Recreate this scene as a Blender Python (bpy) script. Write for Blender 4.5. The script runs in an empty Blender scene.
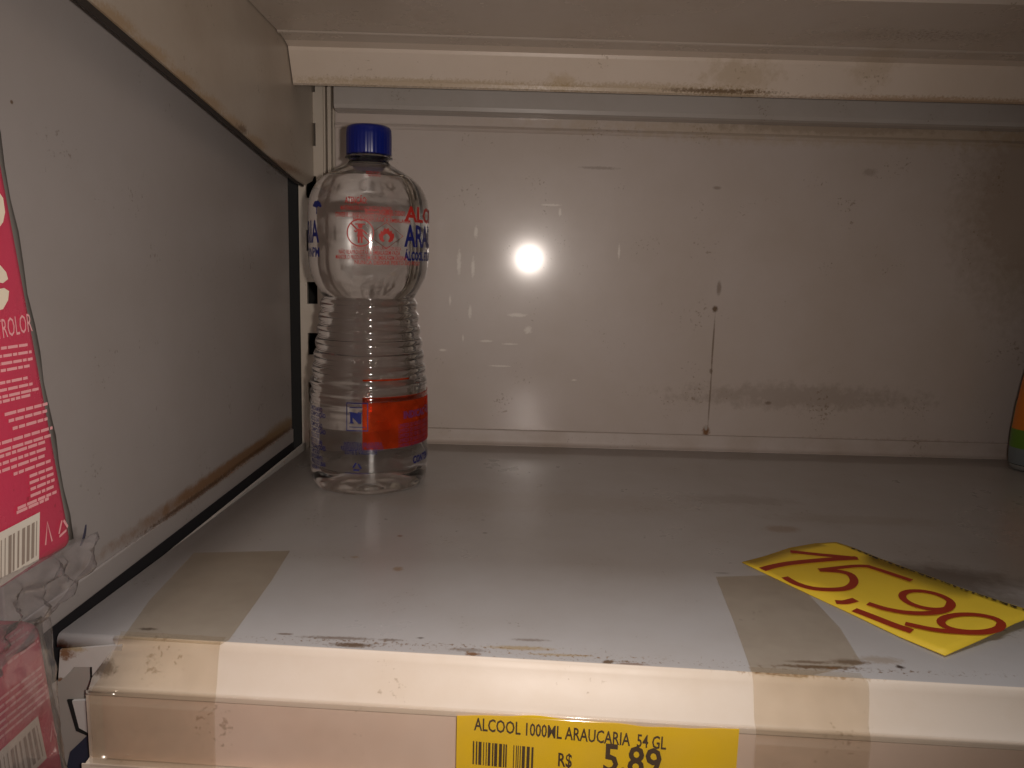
import bpy, bmesh, math, random
from mathutils import Vector, Matrix, noise as mnoise
random.seed(7)
C = bpy.context.scene.collection
PI = math.pi

# ------------------------------------------------------------------ camera
F, CX, CY, H = 770.0, 512.0, 384.0, 0.165
ROT = Matrix(((0.9994420210774108, -0.02998326063232232, 0.014719055219503686),
              (0.019236951723369002, 0.1564605406834012, -0.987496855132942),
              (0.027305424243057253, 0.9872290024563258, 0.15695002553677612)))
CAM = Vector((0, 0, H))
cd = bpy.data.cameras.new('camera'); cam = bpy.data.objects.new('camera', cd); C.objects.link(cam)
cd.sensor_width = 36; cd.lens = F * 36 / 1024; cd.clip_start = 0.01
cam.matrix_world = Matrix.Translation(CAM) @ ROT.to_4x4()
bpy.context.scene.camera = cam

# ------------------------------------------------------------------ world, lights, exposure
sc = bpy.context.scene
sc.view_settings.view_transform = 'Standard'; sc.view_settings.look = 'None'
sc.view_settings.exposure = 0.0; sc.view_settings.gamma = 1.0; sc.view_settings.use_curve_mapping = False
w = bpy.data.worlds.new('store'); sc.world = w; w.use_nodes = True
w.node_tree.nodes['Background'].inputs[0].default_value = (1.0, 0.80, 0.62, 1)
w.node_tree.nodes['Background'].inputs[1].default_value = 0.045
# the phone's flash, just beside the lens
ld = bpy.data.lights.new('phone_flash', 'SPOT'); ld.energy = 4.0; ld.color = (1.0, 0.885, 0.80)
ld.spot_size = math.radians(108); ld.spot_blend = 1.0; ld.shadow_soft_size = 0.006
lo = bpy.data.objects.new('phone_flash', ld); C.objects.link(lo); lo.location = (0.026, -0.004, H + 0.006)
lo.rotation_euler = (Vector((-0.16, 1.0, -0.10))).to_track_quat('-Z', 'Y').to_euler()
# the store's ceiling fixture over the aisle
ad = bpy.data.lights.new('aisle_ceiling_lamp', 'AREA'); ad.shape = 'RECTANGLE'; ad.size = 1.6; ad.size_y = 0.5
ad.energy = 17; ad.color = (0.98, 0.97, 1.0)
ao = bpy.data.objects.new('aisle_ceiling_lamp', ad); C.objects.link(ao); ao.location = (-0.2, 0.05, 2.2)
ao.rotation_euler = (Vector((0.0, 0.2, -2.2))).to_track_quat('-Z', 'Y').to_euler()

# ------------------------------------------------------------------ pixel -> plane helpers
def ray(p): return ROT @ Vector(((p[0]-CX)/F, -(p[1]-CY)/F, -1))
def hz(p, z=0.0): r = ray(p); return CAM + r*((z-CAM.z)/r.z)
def hy(p, y, k=0.0):                       # plane y = y + k x
    r = ray(p); return CAM + r*(y/(r.y - k*r.x))
def hx(p, x): r = ray(p); return CAM + r*(x/r.x)
def hpl(p, o, n): r = ray(p); return CAM + r*((o-CAM).dot(n)/r.dot(n))

# ------------------------------------------------------------------ materials
def sock(n, *names):
    for a in names:
        if a in n.inputs: return n.inputs[a]
def new_mat(name):
    m = bpy.data.materials.new(name); m.use_nodes = True
    nt = m.node_tree; return m, nt, nt.nodes['Principled BSDF'], nt.nodes['Material Output']
def flat(name, col, rough=0.5, spec=0.5, metal=0.0, emis=0):
    m, nt, b, o = new_mat(name)
    b.inputs['Base Color'].default_value = (*col, 1); b.inputs['Roughness'].default_value = rough
    b.inputs['Metallic'].default_value = metal; b.inputs['Specular IOR Level'].default_value = spec
    # a little tonal noise so that nothing is perfectly flat
    tc = nt.nodes.new('ShaderNodeTexCoord'); ns = nt.nodes.new('ShaderNodeTexNoise'); ns.inputs['Scale'].default_value = 60
    ns.inputs['Detail'].default_value = 4
    hs = nt.nodes.new('ShaderNodeHueSaturation'); hs.inputs['Color'].default_value = (*col, 1)
    mr = nt.nodes.new('ShaderNodeMapRange'); mr.inputs[3].default_value = 0.93; mr.inputs[4].default_value = 1.07
    nt.links.new(tc.outputs['Object'], ns.inputs['Vector']); nt.links.new(ns.outputs[0], mr.inputs[0])
    nt.links.new(mr.outputs[0], hs.inputs['Value']); nt.links.new(hs.outputs[0], b.inputs['Base Color'])
    return m
def paint(name, col, dirt, rough=0.3, stains_or_glints=(), scale=9.0, dirt_amt=0.35, scratch=0.0, bump=0.03, coat=0.0):
    """enamelled sheet steel: base colour, cloudy dirt, placed stains (centre, size, colour, strength, break-up)"""
    m, nt, b, o = new_mat(name); N = nt.nodes; L = nt.links
    if coat: b.inputs['Coat Weight'].default_value = coat; b.inputs['Coat Roughness'].default_value = .13
    tc = N.new('ShaderNodeTexCoord')
    n1 = N.new('ShaderNodeTexNoise'); n1.inputs['Scale'].default_value = scale; n1.inputs['Detail'].default_value = 6
    n1.inputs['Roughness'].default_value = 0.65
    L.new(tc.outputs['Object'], n1.inputs['Vector'])
    r1 = N.new('ShaderNodeMapRange'); r1.inputs[1].default_value = 0.42; r1.inputs[2].default_value = 0.75
    r1.inputs[4].default_value = dirt_amt
    L.new(n1.outputs[0], r1.inputs[0])
    mx = N.new('ShaderNodeMix'); mx.data_type = 'RGBA'; mx.inputs[6].default_value = (*col, 1); mx.inputs[7].default_value = (*dirt, 1)
    L.new(r1.outputs[0], mx.inputs[0]); cur = mx.outputs[2]
    # fine specks
    n2 = N.new('ShaderNodeTexNoise'); n2.inputs['Scale'].default_value = 420; n2.inputs['Detail'].default_value = 2
    L.new(tc.outputs['Object'], n2.inputs['Vector'])
    n4 = N.new('ShaderNodeTexNoise'); n4.inputs['Scale'].default_value = 28; n4.inputs['Detail'].default_value = 3
    L.new(tc.outputs['Object'], n4.inputs['Vector'])
    mm = N.new('ShaderNodeMath'); mm.operation = 'MULTIPLY'; L.new(n2.outputs[0], mm.inputs[0]); L.new(n4.outputs[0], mm.inputs[1])
    r2 = N.new('ShaderNodeMapRange'); r2.inputs[1].default_value = 0.40; r2.inputs[2].default_value = 0.47; r2.inputs[4].default_value = 0.55
    L.new(mm.outputs[0], r2.inputs[0])
    ms = N.new('ShaderNodeMix'); ms.data_type = 'RGBA'; ms.inputs[7].default_value = (dirt[0]*.55, dirt[1]*.5, dirt[2]*.42, 1)
    L.new(r2.outputs[0], ms.inputs[0]); L.new(cur, ms.inputs[6]); cur = ms.outputs[2]
    # break-up noise shared by the stains
    n3 = N.new('ShaderNodeTexNoise'); n3.inputs['Scale'].default_value = 130; n3.inputs['Detail'].default_value = 5
    n3.inputs['Roughness'].default_value = 0.7
    L.new(tc.outputs['Object'], n3.inputs['Vector'])
    n5 = N.new('ShaderNodeTexNoise'); n5.inputs['Scale'].default_value = 520; n5.inputs['Detail'].default_value = 4
    n5.inputs['Roughness'].default_value = 0.7
    L.new(tc.outputs['Object'], n5.inputs['Vector'])
    for (c, s, colr, stren, brk) in stains_or_glints:
        sb = N.new('ShaderNodeVectorMath'); sb.operation = 'SUBTRACT'; sb.inputs[1].default_value = c; L.new(tc.outputs['Object'], sb.inputs[0])
        dv = N.new('ShaderNodeVectorMath'); dv.operation = 'DIVIDE'; dv.inputs[1].default_value = s; L.new(sb.outputs[0], dv.inputs[0])
        ln = N.new('ShaderNodeVectorMath'); ln.operation = 'LENGTH'; L.new(dv.outputs[0], ln.inputs[0])
        ma = N.new('ShaderNodeMath'); ma.operation = 'MULTIPLY_ADD'; ma.inputs[1].default_value = brk*3; ma.inputs[2].default_value = -brk*1.5 + (1.0 if brk > 1 else 0)
        L.new((n5 if sorted(s)[0] < .0057 else n3).outputs[0], ma.inputs[0])
        ad_ = N.new('ShaderNodeMath'); ad_.operation = 'ADD'; L.new(ln.outputs['Value'], ad_.inputs[0]); L.new(ma.outputs[0], ad_.inputs[1])
        mr = N.new('ShaderNodeMapRange'); mr.inputs[1].default_value = 1.0; mr.inputs[2].default_value = 0.45
        mr.inputs[3].default_value = 0; mr.inputs[4].default_value = stren; L.new(ad_.outputs[0], mr.inputs[0])
        k = N.new('ShaderNodeMix'); k.data_type = 'RGBA'; k.inputs[7].default_value = (*colr, 1)
        L.new(mr.outputs[0], k.inputs[0]); L.new(cur, k.inputs[6]); cur = k.outputs[2]
    L.new(cur, b.inputs['Base Color'])
    rr = N.new('ShaderNodeMapRange'); rr.inputs[3].default_value = rough*0.8; rr.inputs[4].default_value = rough*1.35
    L.new(n1.outputs[0], rr.inputs[0]); L.new(rr.outputs[0], b.inputs['Roughness'])
    bp = N.new('ShaderNodeBump'); bp.inputs['Strength'].default_value = bump; bp.inputs['Distance'].default_value = 0.002
    L.new(n3.outputs[0], bp.inputs['Height'])
    if scratch:
        mp = N.new('ShaderNodeMapping'); mp.inputs['Scale'].default_value = (60, 60, 500); mp.inputs['Rotation'].default_value = (0, 0.5, 0)
        L.new(tc.outputs['Object'], mp.inputs[0])
        ns = N.new('ShaderNodeTexNoise'); ns.inputs['Scale'].default_value = 1.0; ns.inputs['Detail'].default_value = 2; L.new(mp.outputs[0], ns.inputs['Vector'])
        b2 = N.new('ShaderNodeBump'); b2.inputs['Strength'].default_value = scratch; b2.inputs['Distance'].default_value = 0.001
        L.new(ns.outputs[0], b2.inputs['Height']); L.new(bp.outputs[0], b2.inputs['Normal']); L.new(b2.outputs[0], b.inputs['Normal'])
    else: L.new(bp.outputs[0], b.inputs['Normal'])
    return m
def film(name, tint, haze_col, haze=0.15, rough=0.15, gloss=0.12):
    """thin clear plastic film: see-through tint, a little haze, a little gloss"""
    m, nt, b, o = new_mat(name); N = nt.nodes; L = nt.links; N.remove(b)
    t = N.new('ShaderNodeBsdfTransparent'); t.inputs[0].default_value = (*tint, 1)
    d = N.new('ShaderNodeBsdfDiffuse'); d.inputs[0].default_value = (*haze_col, 1)
    g = N.new('ShaderNodeBsdfGlossy'); g.inputs['Roughness'].default_value = rough
    tc = N.new('ShaderNodeTexCoord'); ns = N.new('ShaderNodeTexNoise'); ns.inputs['Scale'].default_value = 70; ns.inputs['Detail'].default_value = 5
    L.new(tc.outputs['Object'], ns.inputs['Vector'])
    mr = N.new('ShaderNodeMapRange'); mr.inputs[1].default_value = .3; mr.inputs[2].default_value = .7; mr.inputs[3].default_value = haze*.6; mr.inputs[4].default_value = min(1, haze*1.4)
    L.new(ns.outputs[0], mr.inputs[0])
    a = N.new('ShaderNodeMixShader'); L.new(mr.outputs[0], a.inputs[0]); L.new(t.outputs[0], a.inputs[1]); L.new(d.outputs[0], a.inputs[2])
    fr = N.new('ShaderNodeLayerWeight'); fr.inputs[0].default_value = 0.5
    pw_ = N.new('ShaderNodeMath'); pw_.operation = 'POWER'; pw_.inputs[1].default_value = 4; L.new(fr.outputs['Facing'], pw_.inputs[0])
    c = N.new('ShaderNodeMixShader'); mg = N.new('ShaderNodeMapRange'); mg.inputs[3].default_value = .25*gloss; mg.inputs[4].default_value = min(.6, 4*gloss)
    L.new(pw_.outputs[0], mg.inputs[0]); L.new(mg.outputs[0], c.inputs[0]); L.new(a.outputs[0], c.inputs[1]); L.new(g.outputs[0], c.inputs[2])
    L.new(c.outputs[0], o.inputs[0]); return m
def glass(name, ior, tint=(1, 1, 1), rough=0.0, coat=0.0):
    m, nt, b, o = new_mat(name)
    b.inputs['Base Color'].default_value = (*tint, 1); b.inputs['Roughness'].default_value = rough
    b.inputs['Coat Weight'].default_value = coat; b.inputs['Coat Roughness'].default_value = .09; b.inputs['Coat IOR'].default_value = 1.6
    b.inputs['IOR'].default_value = ior; sock(b, 'Transmission Weight', 'Transmission').default_value = 1.0
    return m

RUST = (0.20, 0.085, 0.025); BROWN = (0.13, 0.075, 0.035); YEL = (0.42, 0.30, 0.14); GREY = (0.16, 0.14, 0.12)

# ------------------------------------------------------------------ mesh helpers
def obj(name, bm, mat, parent=None, smooth=False):
    me = bpy.data.meshes.new(name); bm.normal_update(); bm.to_mesh(me); bm.free()
    if mat: me.materials.append(mat)
    if smooth:
        for p in me.polygons: p.use_smooth = True
    o = bpy.data.objects.new(name, me); C.objects.link(o)
    if parent: o.parent = parent; o.matrix_parent_inverse = Matrix.Translation(-parent.location)
    return o
def thing(name, label, cat, loc=(0, 0, 0), group=None):
    o = bpy.data.objects.new(name, None); C.objects.link(o); o.location = loc; o.empty_display_size = 0.02
    o['label'] = label; o['category'] = cat
    if group: o['group'] = group
    return o
def tag(o, label, cat, group=None):
    o['label'] = label; o['category'] = cat
    if group: o['group'] = group
    return o
def struct(o, label=None, cat=None):
    o['kind'] = 'structure'
    if label: o['label'] = label
    if cat: o['category'] = cat
    return o
def add_box(bm, a, b, bevel=0.0, seg=2):
    vs = bmesh.ops.create_cube(bm, size=1)['verts']
    for v in vs:
        v.co = Vector([(a[i]+b[i])/2 + v.co[i]*abs(b[i]-a[i]) for i in range(3)])
    if bevel:
        es = list({e for v in vs for e in v.link_edges})
        bmesh.ops.bevel(bm, geom=es, offset=bevel, segments=seg, affect='EDGES', profile=0.5)
def box(a, b, bevel=0.0, seg=2): bm = bmesh.new(); add_box(bm, a, b, bevel, seg); return bm
def add_grid(bm, rows, close=False):
    g = [[bm.verts.new(p) for p in r] for r in rows]
    for i in range(len(g)-1):
        n = len(g[i])
        for j in range(n-1 if not close else n):
            try: bm.faces.new((g[i][j], g[i][(j+1) % n], g[i+1][(j+1) % n], g[i+1][j]))
            except ValueError: pass
    return g
def thick(bm, t):
    """give a sheet real thickness, away from its normals"""
    bm.normal_update(); bmesh.ops.solidify(bm, geom=bm.faces[:], thickness=t)
def sheet(rows, t): bm = bmesh.new(); add_grid(bm, rows); thick(bm, t); return bm
def poly(pts, t, axis):
    """flat polygon of 3D points extruded by t along axis"""
    bm = bmesh.new(); f = bm.faces.new([bm.verts.new(p) for p in pts])
    r = bmesh.ops.extrude_face_region(bm, geom=[f]); a = Vector(axis).normalized()*t
    for v in r['geom']:
        if isinstance(v, bmesh.types.BMVert): v.co += a
    bmesh.ops.recalc_face_normals(bm, faces=bm.faces[:]); return bm
def lathe(prof, n=64, fn=None, cap0=False, cap1=False):
    bm = bmesh.new(); rows = []
    for (r, z) in prof:
        rows.append([(lambda q: q)(Vector((fn(r, z, a) if fn else r, 0, z))) for a in []] or
                    [Vector(((fn(r, z, 2*PI*k/n) if fn else r)*math.sin(2*PI*k/n), -(fn(r, z, 2*PI*k/n) if fn else r)*math.cos(2*PI*k/n), z)) for k in range(n)])
    g = add_grid(bm, rows, close=True)
    if cap0: bm.faces.new(g[0][::-1])
    if cap1: bm.faces.new(g[-1])
    bmesh.ops.recalc_face_normals(bm, faces=bm.faces[:]); return bm
def text_bm(s, size, bold=0.0, cut=None, width=None):
    cu = bpy.data.curves.new('t', 'FONT'); cu.body = s; cu.size = size; cu.resolution_u = 2; cu.offset = bold
    cu.align_x = 'LEFT'; cu.fill_mode = 'FRONT'
    o = bpy.data.objects.new('t', cu); C.objects.link(o)
    dg = bpy.context.evaluated_depsgraph_get(); me = bpy.data.meshes.new_from_object(o.evaluated_get(dg))
    bm = bmesh.new(); bm.from_mesh(me); bpy.data.objects.remove(o); bpy.data.curves.remove(cu); bpy.data.meshes.remove(me)
    if bm.verts:
        x0 = min(v.co.x for v in bm.verts); x1 = max(v.co.x for v in bm.verts); k = (width/(x1-x0)) if width else 1
        for v in bm.verts: v.co.x = (v.co.x-x0)*k; v.co.z = 0
        x1 = (x1-x0)*k
        if cut:
            x = cut
            while x < x1:
                bmesh.ops.bisect_plane(bm, geom=bm.verts[:]+bm.edges[:]+bm.faces[:], plane_co=(x, 0, 0), plane_no=(1, 0, 0)); x += cut
    return bm
def stroke_bm(bm, pts, w, cyc=False):
    """a ribbon of width w along 2D points"""
    n = len(pts); vs = []
    for i, p in enumerate(pts):
        a = Vector(pts[(i-1) % n] if cyc or i else p); b = Vector(pts[(i+1) % n] if cyc or i < n-1 else p)
        d = (b-a).normalized(); nn = Vector((-d.y, d.x)); ww = (w[i] if isinstance(w, (list, tuple)) else w)/2
        p = Vector(p); vs.append((bm.verts.new((*(p+nn*ww), 0)), bm.verts.new((*(p-nn*ww), 0))))
    for i in range(n if cyc else n-1):
        a, b = vs[i], vs[(i+1) % n]; bm.faces.new((a[0], a[1], b[1], b[0]))
def smooth_path(pts, k=4):
    out = []; n = len(pts)
    for i in range(n-1):
        p0, p1, p2, p3 = [Vector(pts[max(0, min(n-1, j))]) for j in (i-1, i, i+1, i+2)]
        for s in range(k):
            t = s/k
            out.append(tuple(0.5*((2*p1)+(p2-p0)*t+(2*p0-5*p1+4*p2-p3)*t*t+(3*p1-p0-3*p2+p3)*t**3)))
    out.append(tuple(pts[-1])); return out
def warp(bm, fn):
    for v in bm.verts: v.co = fn(v.co.x, v.co.y)
    return bm
def rect2(bm, x0, y0, x1, y1, nx=1):
    g = [[bm.verts.new((x0+(x1-x0)*i/nx, y, 0)) for i in range(nx+1)] for y in (y0, y1)]
    for i in range(nx): bm.faces.new((g[0][i], g[0][i+1], g[1][i+1], g[1][i]))
def dash_lines(bm, x0, x1, y, h, rnd, right=False):
    """a line of print too small to read: word-length dashes"""
    x = x0
    while x < x1-0.0006:
        l = min(x1-x, rnd.uniform(0.0018, 0.0055)); rect2(bm, x, y, x+l, y+h); x += l+h*0.55

# ------------------------------------------------------------------ the fixture: floor, walls, posts
KF = -0.0433; YF = 0.3003                      # the lower shelf's front edge: y = YF + KF x
def fy(x, d=0.0): return YF + KF*x + d
WK = 0.016; YW = 0.687                          # the back panel: y = YW + WK x
def wy(x, d=0.0): return YW + WK*x + d
def pf(p, d=0.0): return hy(p, YF+d, KF)
def pw(p, d=0.0): return hy(p, YW+d, WK)

struct(obj('floor', box((-1.6, -1.5, -0.95), (1.6, 1.2, -0.90)), paint('floor_tile', (.28, .27, .25), (.15, .13, .11))))
wall_stains_glints = []
def wall_mark(p, sx, sz, col, st, brk): q = pw(p); wall_stains_glints.append(((q.x, q.y, q.z), (sx, 0.1, sz), col, st, brk))
wall_mark((719, 288), .0026, .008, BROWN, .55, .25); wall_mark((715, 309), .0030, .0036, BROWN, .95, .30)
wall_mark((713, 345), .0011, .030, BROWN, .70, .20); wall_mark((710, 395), .0010, .036, BROWN, .60, .20)
wall_mark((706, 431), .0042, .0058, RUST, .95, .35); wall_mark((706, 428), .0018, .003, (.45, .42, .38), .9, .1)
wall_mark((711, 371), .0020, .003, BROWN, .6, .2)
wall_mark((717, 188), .0045, .0018, BROWN, .45, .3); wall_mark((600, 168), .020, .0016, BROWN, .40, .5)
wall_mark((870, 172), .008, .004, BROWN, .30, .5)
wall_mark((800, 397), .13, .014, BROWN, .28, .7); wall_mark((900, 445), .16, .006, RUST, .35, .9)
wall_mark((1030, 200), .075, .12, (.20, .12, .05), .45, .28); wall_mark((850, 132), .30, .014, YEL, .35, .6)
wall_mark((768, 403), .004, .002, BROWN, .6, .3); wall_mark((965, 453), .002, .002, RUST, .8, .2)
wall_mark((820, 128), .12, .006, BROWN, .3, .8)
for (p, sx, sz) in [((459, 262), .0022, .013), ((473, 268), .0020, .010), ((470, 312), .0018, .007), ((486, 341), .007, .0014),
                    ((510, 344), .008, .001), ((500, 366), .012, .0009), ((517, 315), .010, .002), ((551, 205), .010, .0012),
                    ((619, 252), .0012, .008), ((574, 380), .003, .001), ((476, 232), .002, .006), ((443, 350), .004, .0015),
                    ((528, 330), .004, .004), ((450, 300), .0012, .006), ((560, 212), .0015, .004), ((463, 338), .001, .004)]:
    wall_mark(p, sx, sz, (.95, .90, .82), .55, .5)  # scratches; their glints are painted as pale marks in the wall colour
m_wall = paint('back_panel_paint', (.575, .505, .465), (.40, .31, .22), rough=.36, stains_or_glints=wall_stains_glints, scale=5, dirt_amt=.40, bump=.03, coat=.55)
# back panel with its pressed bead near the top and a seam
bm = bmesh.new()
zs = [-.9, 0.0, .2740, .2752, .2764, .2776, .2790, .34, 1.0]; off = [0, 0, 0, -.0010, -.0016, -.0010, 0, 0, 0]
add_grid(bm, [[Vector((x, wy(x, o), z)) for x in (-.168, .2, .6, 1.2)] for z, o in zip(zs, off)]); thick(bm, .002)
struct(obj('wall_back', bm, m_wall))
# near-black sheet standing in for the shade of the hollow behind the post
m_dark = flat('painted_hollow_shade', (.012, .011, .010), .9)
struct(obj('hollow_shade_sheet', box((-.34, .705, -.9), (-.150, .72, 1.0)), m_dark))

m_cream = paint('cream_paint', (.60, .535, .455), (.42, .30, .17), rough=.30, scale=12, dirt_amt=.35)
t = thing('upright_post', 'narrow cream slotted steel upright in the back left corner behind the clear bottle', 'shelf post', (-.19, .69, -.9))
SL = []
for a, b in ((70, 92), (123, 146), (176, 198), (230, 251), (282, 304), (333, 355), (382, 402), (430, 450)):
    SL.append((hy((314, b), .684).z, hy((314, a), .684).z))
SL.sort()
bm = bmesh.new()
add_box(bm, (-.2005, .684, -.9), (-.1942, .6865, 1.0)); add_box(bm, (-.1850, .684, -.9), (-.1785, .6865, 1.0))
zp = -.9
for (a, b) in SL:
    add_box(bm, (-.1942, .684, zp), (-.1850, .6865, a)); zp = b
add_box(bm, (-.1942, .684, zp), (-.1850, .6865, 1.0)); add_box(bm, (-.2005, .6865, -.9), (-.1990, .705, 1.0))
obj('slotted_face', bm, m_cream, t)
bm = bmesh.new()
add_box(bm, (-.1785, .6865, -.9), (-.1772, .700, 1.0)); add_box(bm, (-.1772, .694, -.9), (-.1755, .697, 1.0))
add_box(bm, (-.1755, .6875, -.9), (-.1725, .697, 1.0)); add_box(bm, (-.1725, .695, -.9), (-.168, .698, 1.0))
obj('side_channel', bm, m_cream, t)

# rear rail above the back panel
bm = bmesh.new(); a = hy((338, 86), .672); b = hy((338, 108), .672)
for i in range(1):
    vs = [[Vector((x, wy(x, d), z)) for x in (-.1655, 1.1)] for (d, z) in ((-.001, b.z-.002), (-.010, b.z-.0012), (-.014, b.z), (-.0148, b.z+.003), (-.0148, b.z+.040), (-.001, b.z+.040))]
add_grid(bm, vs); bmesh.ops.holes_fill(bm, edges=bm.edges[:]); bmesh.ops.recalc_face_normals(bm, faces=bm.faces[:])
tag(obj('rear_rail', bm, paint('rail_paint', (.50, .465, .435), (.36, .30, .24), rough=.22, scale=14)),
    'blue-grey steel cross rail running along the top of the back panel', 'rail')

# ------------------------------------------------------------------ left divider panel
pst = [((-.2045, .56, .0165), (.02, .235, .0066), (.24, .13, .06), .95, .3),
       ((-.2045, .60, .0135), (.02, .13, .0022), (.10, .045, .015), .8, .7),
       ((-.2045, .47, .0125), (.02, .085, .0018), (.10, .045, .015), .8, .7),
       ((-.2045, .64, .020), (.02, .05, .007), (.30, .20, .10), .7, .5),
       ((-.2060, .315, .222), (.02, .0012, .001), BROWN, .9, .1)]
m_panel = paint('divider_paint', (.42, .39, .38), (.30, .25, .215), rough=.33, stains_or_glints=pst, scale=4, dirt_amt=.45)
t = thing('divider_panel', 'large dull grey steel side panel left of the shelf, rusty along its foot', 'panel', (-.2075, .49, -.9))
obj('sheet', box((-.2090, .288, -.9), (-.2060, .672, .95), .0006, 1), m_panel, t)
bm = box((-.2060, .292, .0), (-.2045, .671, .0120), .0007, 2)
obj('foot_rail', bm, m_panel, t)
obj('gap_shade_strip', box((-.2060, .290, -.060), (-.2050, .672, -.0002)), flat('painted_gap_shade', (.012, .011, .014), .8), t)  # added strip; the gap's shade is put into its near-black colour

# ------------------------------------------------------------------ lower shelf
sst = []
def sst_(p, sx, sy, col, st, brk, z=0.0): q = hz(p, z); sst.append(((q.x, q.y, q.z), (sx, sy, .05), col, st, brk))
sst_((782, 529), .016, .008, (.30, .20, .12), .55, .5); sst_((925, 578), .060, .026, (.17, .14, .115), .85, .30)
sst_((960, 600), .055, .016, (.20, .16, .12), .6, .35)
sst_((400, 536), .0022, .002, RUST, .7, .3); sst_((398, 569), .0035, .004, (.32, .22, .12), .7, .4)
sst_((355, 557), .0030, .002, (.36, .25, .13), .6, .4); sst_((485, 533), .0020, .0014, GREY, .8, .3); sst_((483, 520), .0016, .001, GREY, .7, .3)
for (p, sx, sy, c, s_) in [((285, 634), .004, .0012, BROWN, .7), ((352, 645), .012, .0024, BROWN, .9), ((338, 638), .020, .0018, BROWN, .6),
        ((390, 640), .006, .0015, BROWN, .6), ((420, 638), .0022, .001, GREY, .8), ((473, 654), .004, .002, RUST, .9), ((468, 650), .010, .0022, BROWN, .5),
        ((520, 648), .018, .0022, YEL, .7), ((530, 640), .010, .0015, BROWN, .5), ((608, 662), .003, .0022, BROWN, .9), ((632, 664), .009, .0013, RUST, .6),
        ((560, 655), .016, .0013, YEL, .6), ((818, 667), .022, .0018, BROWN, .9), ((850, 662), .010, .0030, BROWN, .8), ((832, 668), .003, .0015, RUST, .9),
        ((900, 667), .0022, .0018, (.06, .04, .03), .95), ((810, 662), .012, .0015, BROWN, .7), ((880, 660), .012, .004, (.30, .22, .14), .5),
        ((722, 573), .006, .0012, GREY, .6), ((250, 645), .004, .0012, BROWN, .5), ((860, 520), .07, .012, (.30, .24, .18), .3),
        ((148, 629), .0052, .0016, (.05, .035, .03), .9), ((500, 500), .2, .03, (.36, .30, .24), .25), ((740, 500), .05, .014, BROWN, .25)]:
    sst_(p, sx, sy, c, s_, .55)
for (p, sz, c, s_, b_) in [((64, 650), (.0042, .006, .005), RUST, .85, .5), ((60, 660), (.003, .006, .006), (.30, .16, .05), .8, .6)]:
    q = pf(p, -.0005); sst.append(((q.x, q.y, q.z), sz, c, s_, b_))
for (p, sx, sy, c) in [((400, 644), .16, .0055, (.20, .11, .05)), ((560, 655), .12, .0040, (.26, .15, .06)), ((860, 670), .13, .0050, (.16, .085, .035)), ((330, 640), .06, .004, (.2, .12, .06)), ((610, 661), .09, .003, (.2, .12, .06))]:
    q = hz(p); sst.append(((q.x, q.y, 0), (sx, sy, .05), c, .8, 1.9))
m_shelf = paint('shelf_paint', (.50, .485, .475), (.36, .31, .26), rough=.27, stains_or_glints=sst, scale=7, dirt_amt=.45, bump=.04)
XL0, XR = -.1988, 0.95
t = thing('lower_shelf', 'empty pale grey steel shelf with worn dirty front edge that the clear bottle stands on', 'shelf', (.1, .5, -.03))
rows = []
def srow(d0, z, back=False):
    ys = []
    for i in range(25):
        u = i/24
        if back: xl = -.1845
        else: xl = XL0
        x = xl+(XR-xl)*u
        ys.append(Vector((x, wy(x, d0) if back else fy(x, d0), z)))
    rows.append(ys)
srow(-.0003, .0138, True); srow(-.0012, .0132, True); srow(-.0015, .0120, True); srow(-.0016, .0040, True); srow(-.0022, .0018, True); srow(-.0040, .0005, True); srow(-.0065, 0, True)
for k in range(1, 12):                      # flat top between back and front
    u = k/12; b_ = rows[6]
    rows.append([Vector((bx + (fx - bx)*u, by + (ff - by)*u, 0)) for bx, by, fx, ff in
                 [(b_[i].x, b_[i].y, XL0+(XR-XL0)*i/24, fy(XL0+(XR-XL0)*i/24, .003)) for i in range(25)]])
UP = rows[:7]; rows = rows[6:]
srow(.003, 0); srow(.0012, -.0003); srow(.0002, -.0012); srow(-.0004, -.0026); srow(-.0008, -.0055)
top = obj('shelf_top', sheet([r[::-1] for r in rows], .0012), m_shelf, t, True)
obj('rear_upstand', sheet([q_[::-1] for q_ in UP], .0012), paint('upstand_paint', (.55, .485, .45), (.36, .27, .19), rough=.42, scale=20, dirt_amt=.5), t, True)
# front flange end: white corner, recessed plate, tongue in its slot
m_white = paint('flange_paint', (.60, .57, .54), (.42, .34, .26), rough=.32, scale=30,
                stains_or_glints=[(tuple(pf((63, 655), -.004)), (.0050, .02, .0040), RUST, .9, .6), (tuple(pf((57, 682), -.004)), (.003, .02, .0014), RUST, .9, .6),
                        (tuple(pf((74, 651), -.004)), (.006, .02, .0018), YEL, .7, .6)])
def fpoly(pts, d, t_): return poly([pf(p, d) for p in pts], t_, (0, 1, 0))
obj('front_flange', fpoly([(60, 650), (122, 645), (122, 672), (112, 690), (100, 700), (93, 701), (92, 667), (74, 667), (70, 672), (66, 676), (58, 683)], -.0022, .0014), m_white, t)
obj('end_plate', fpoly([(58, 680), (66, 675), (72, 664), (94, 664), (96, 740), (62, 775), (40, 800), (44, 690)], .0005, .0015), flat('end_plate_paint', (.42, .385, .35), .4), t)
obj('locking_tongue', fpoly([(72, 701), (95, 700), (97, 730), (88, 733), (79, 728)], -.0025, .0015), m_white, t)
obj('slot_shade_patch', fpoly([(90, 667), (94, 667), (95, 702), (91, 702)], -.0012, .0008), m_dark, t)
obj('tongue_slot_shade_patch', fpoly([(67, 700), (74, 700), (81, 728), (90, 733), (90, 737), (76, 731)], -.0012, .0008), m_dark, t)
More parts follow.
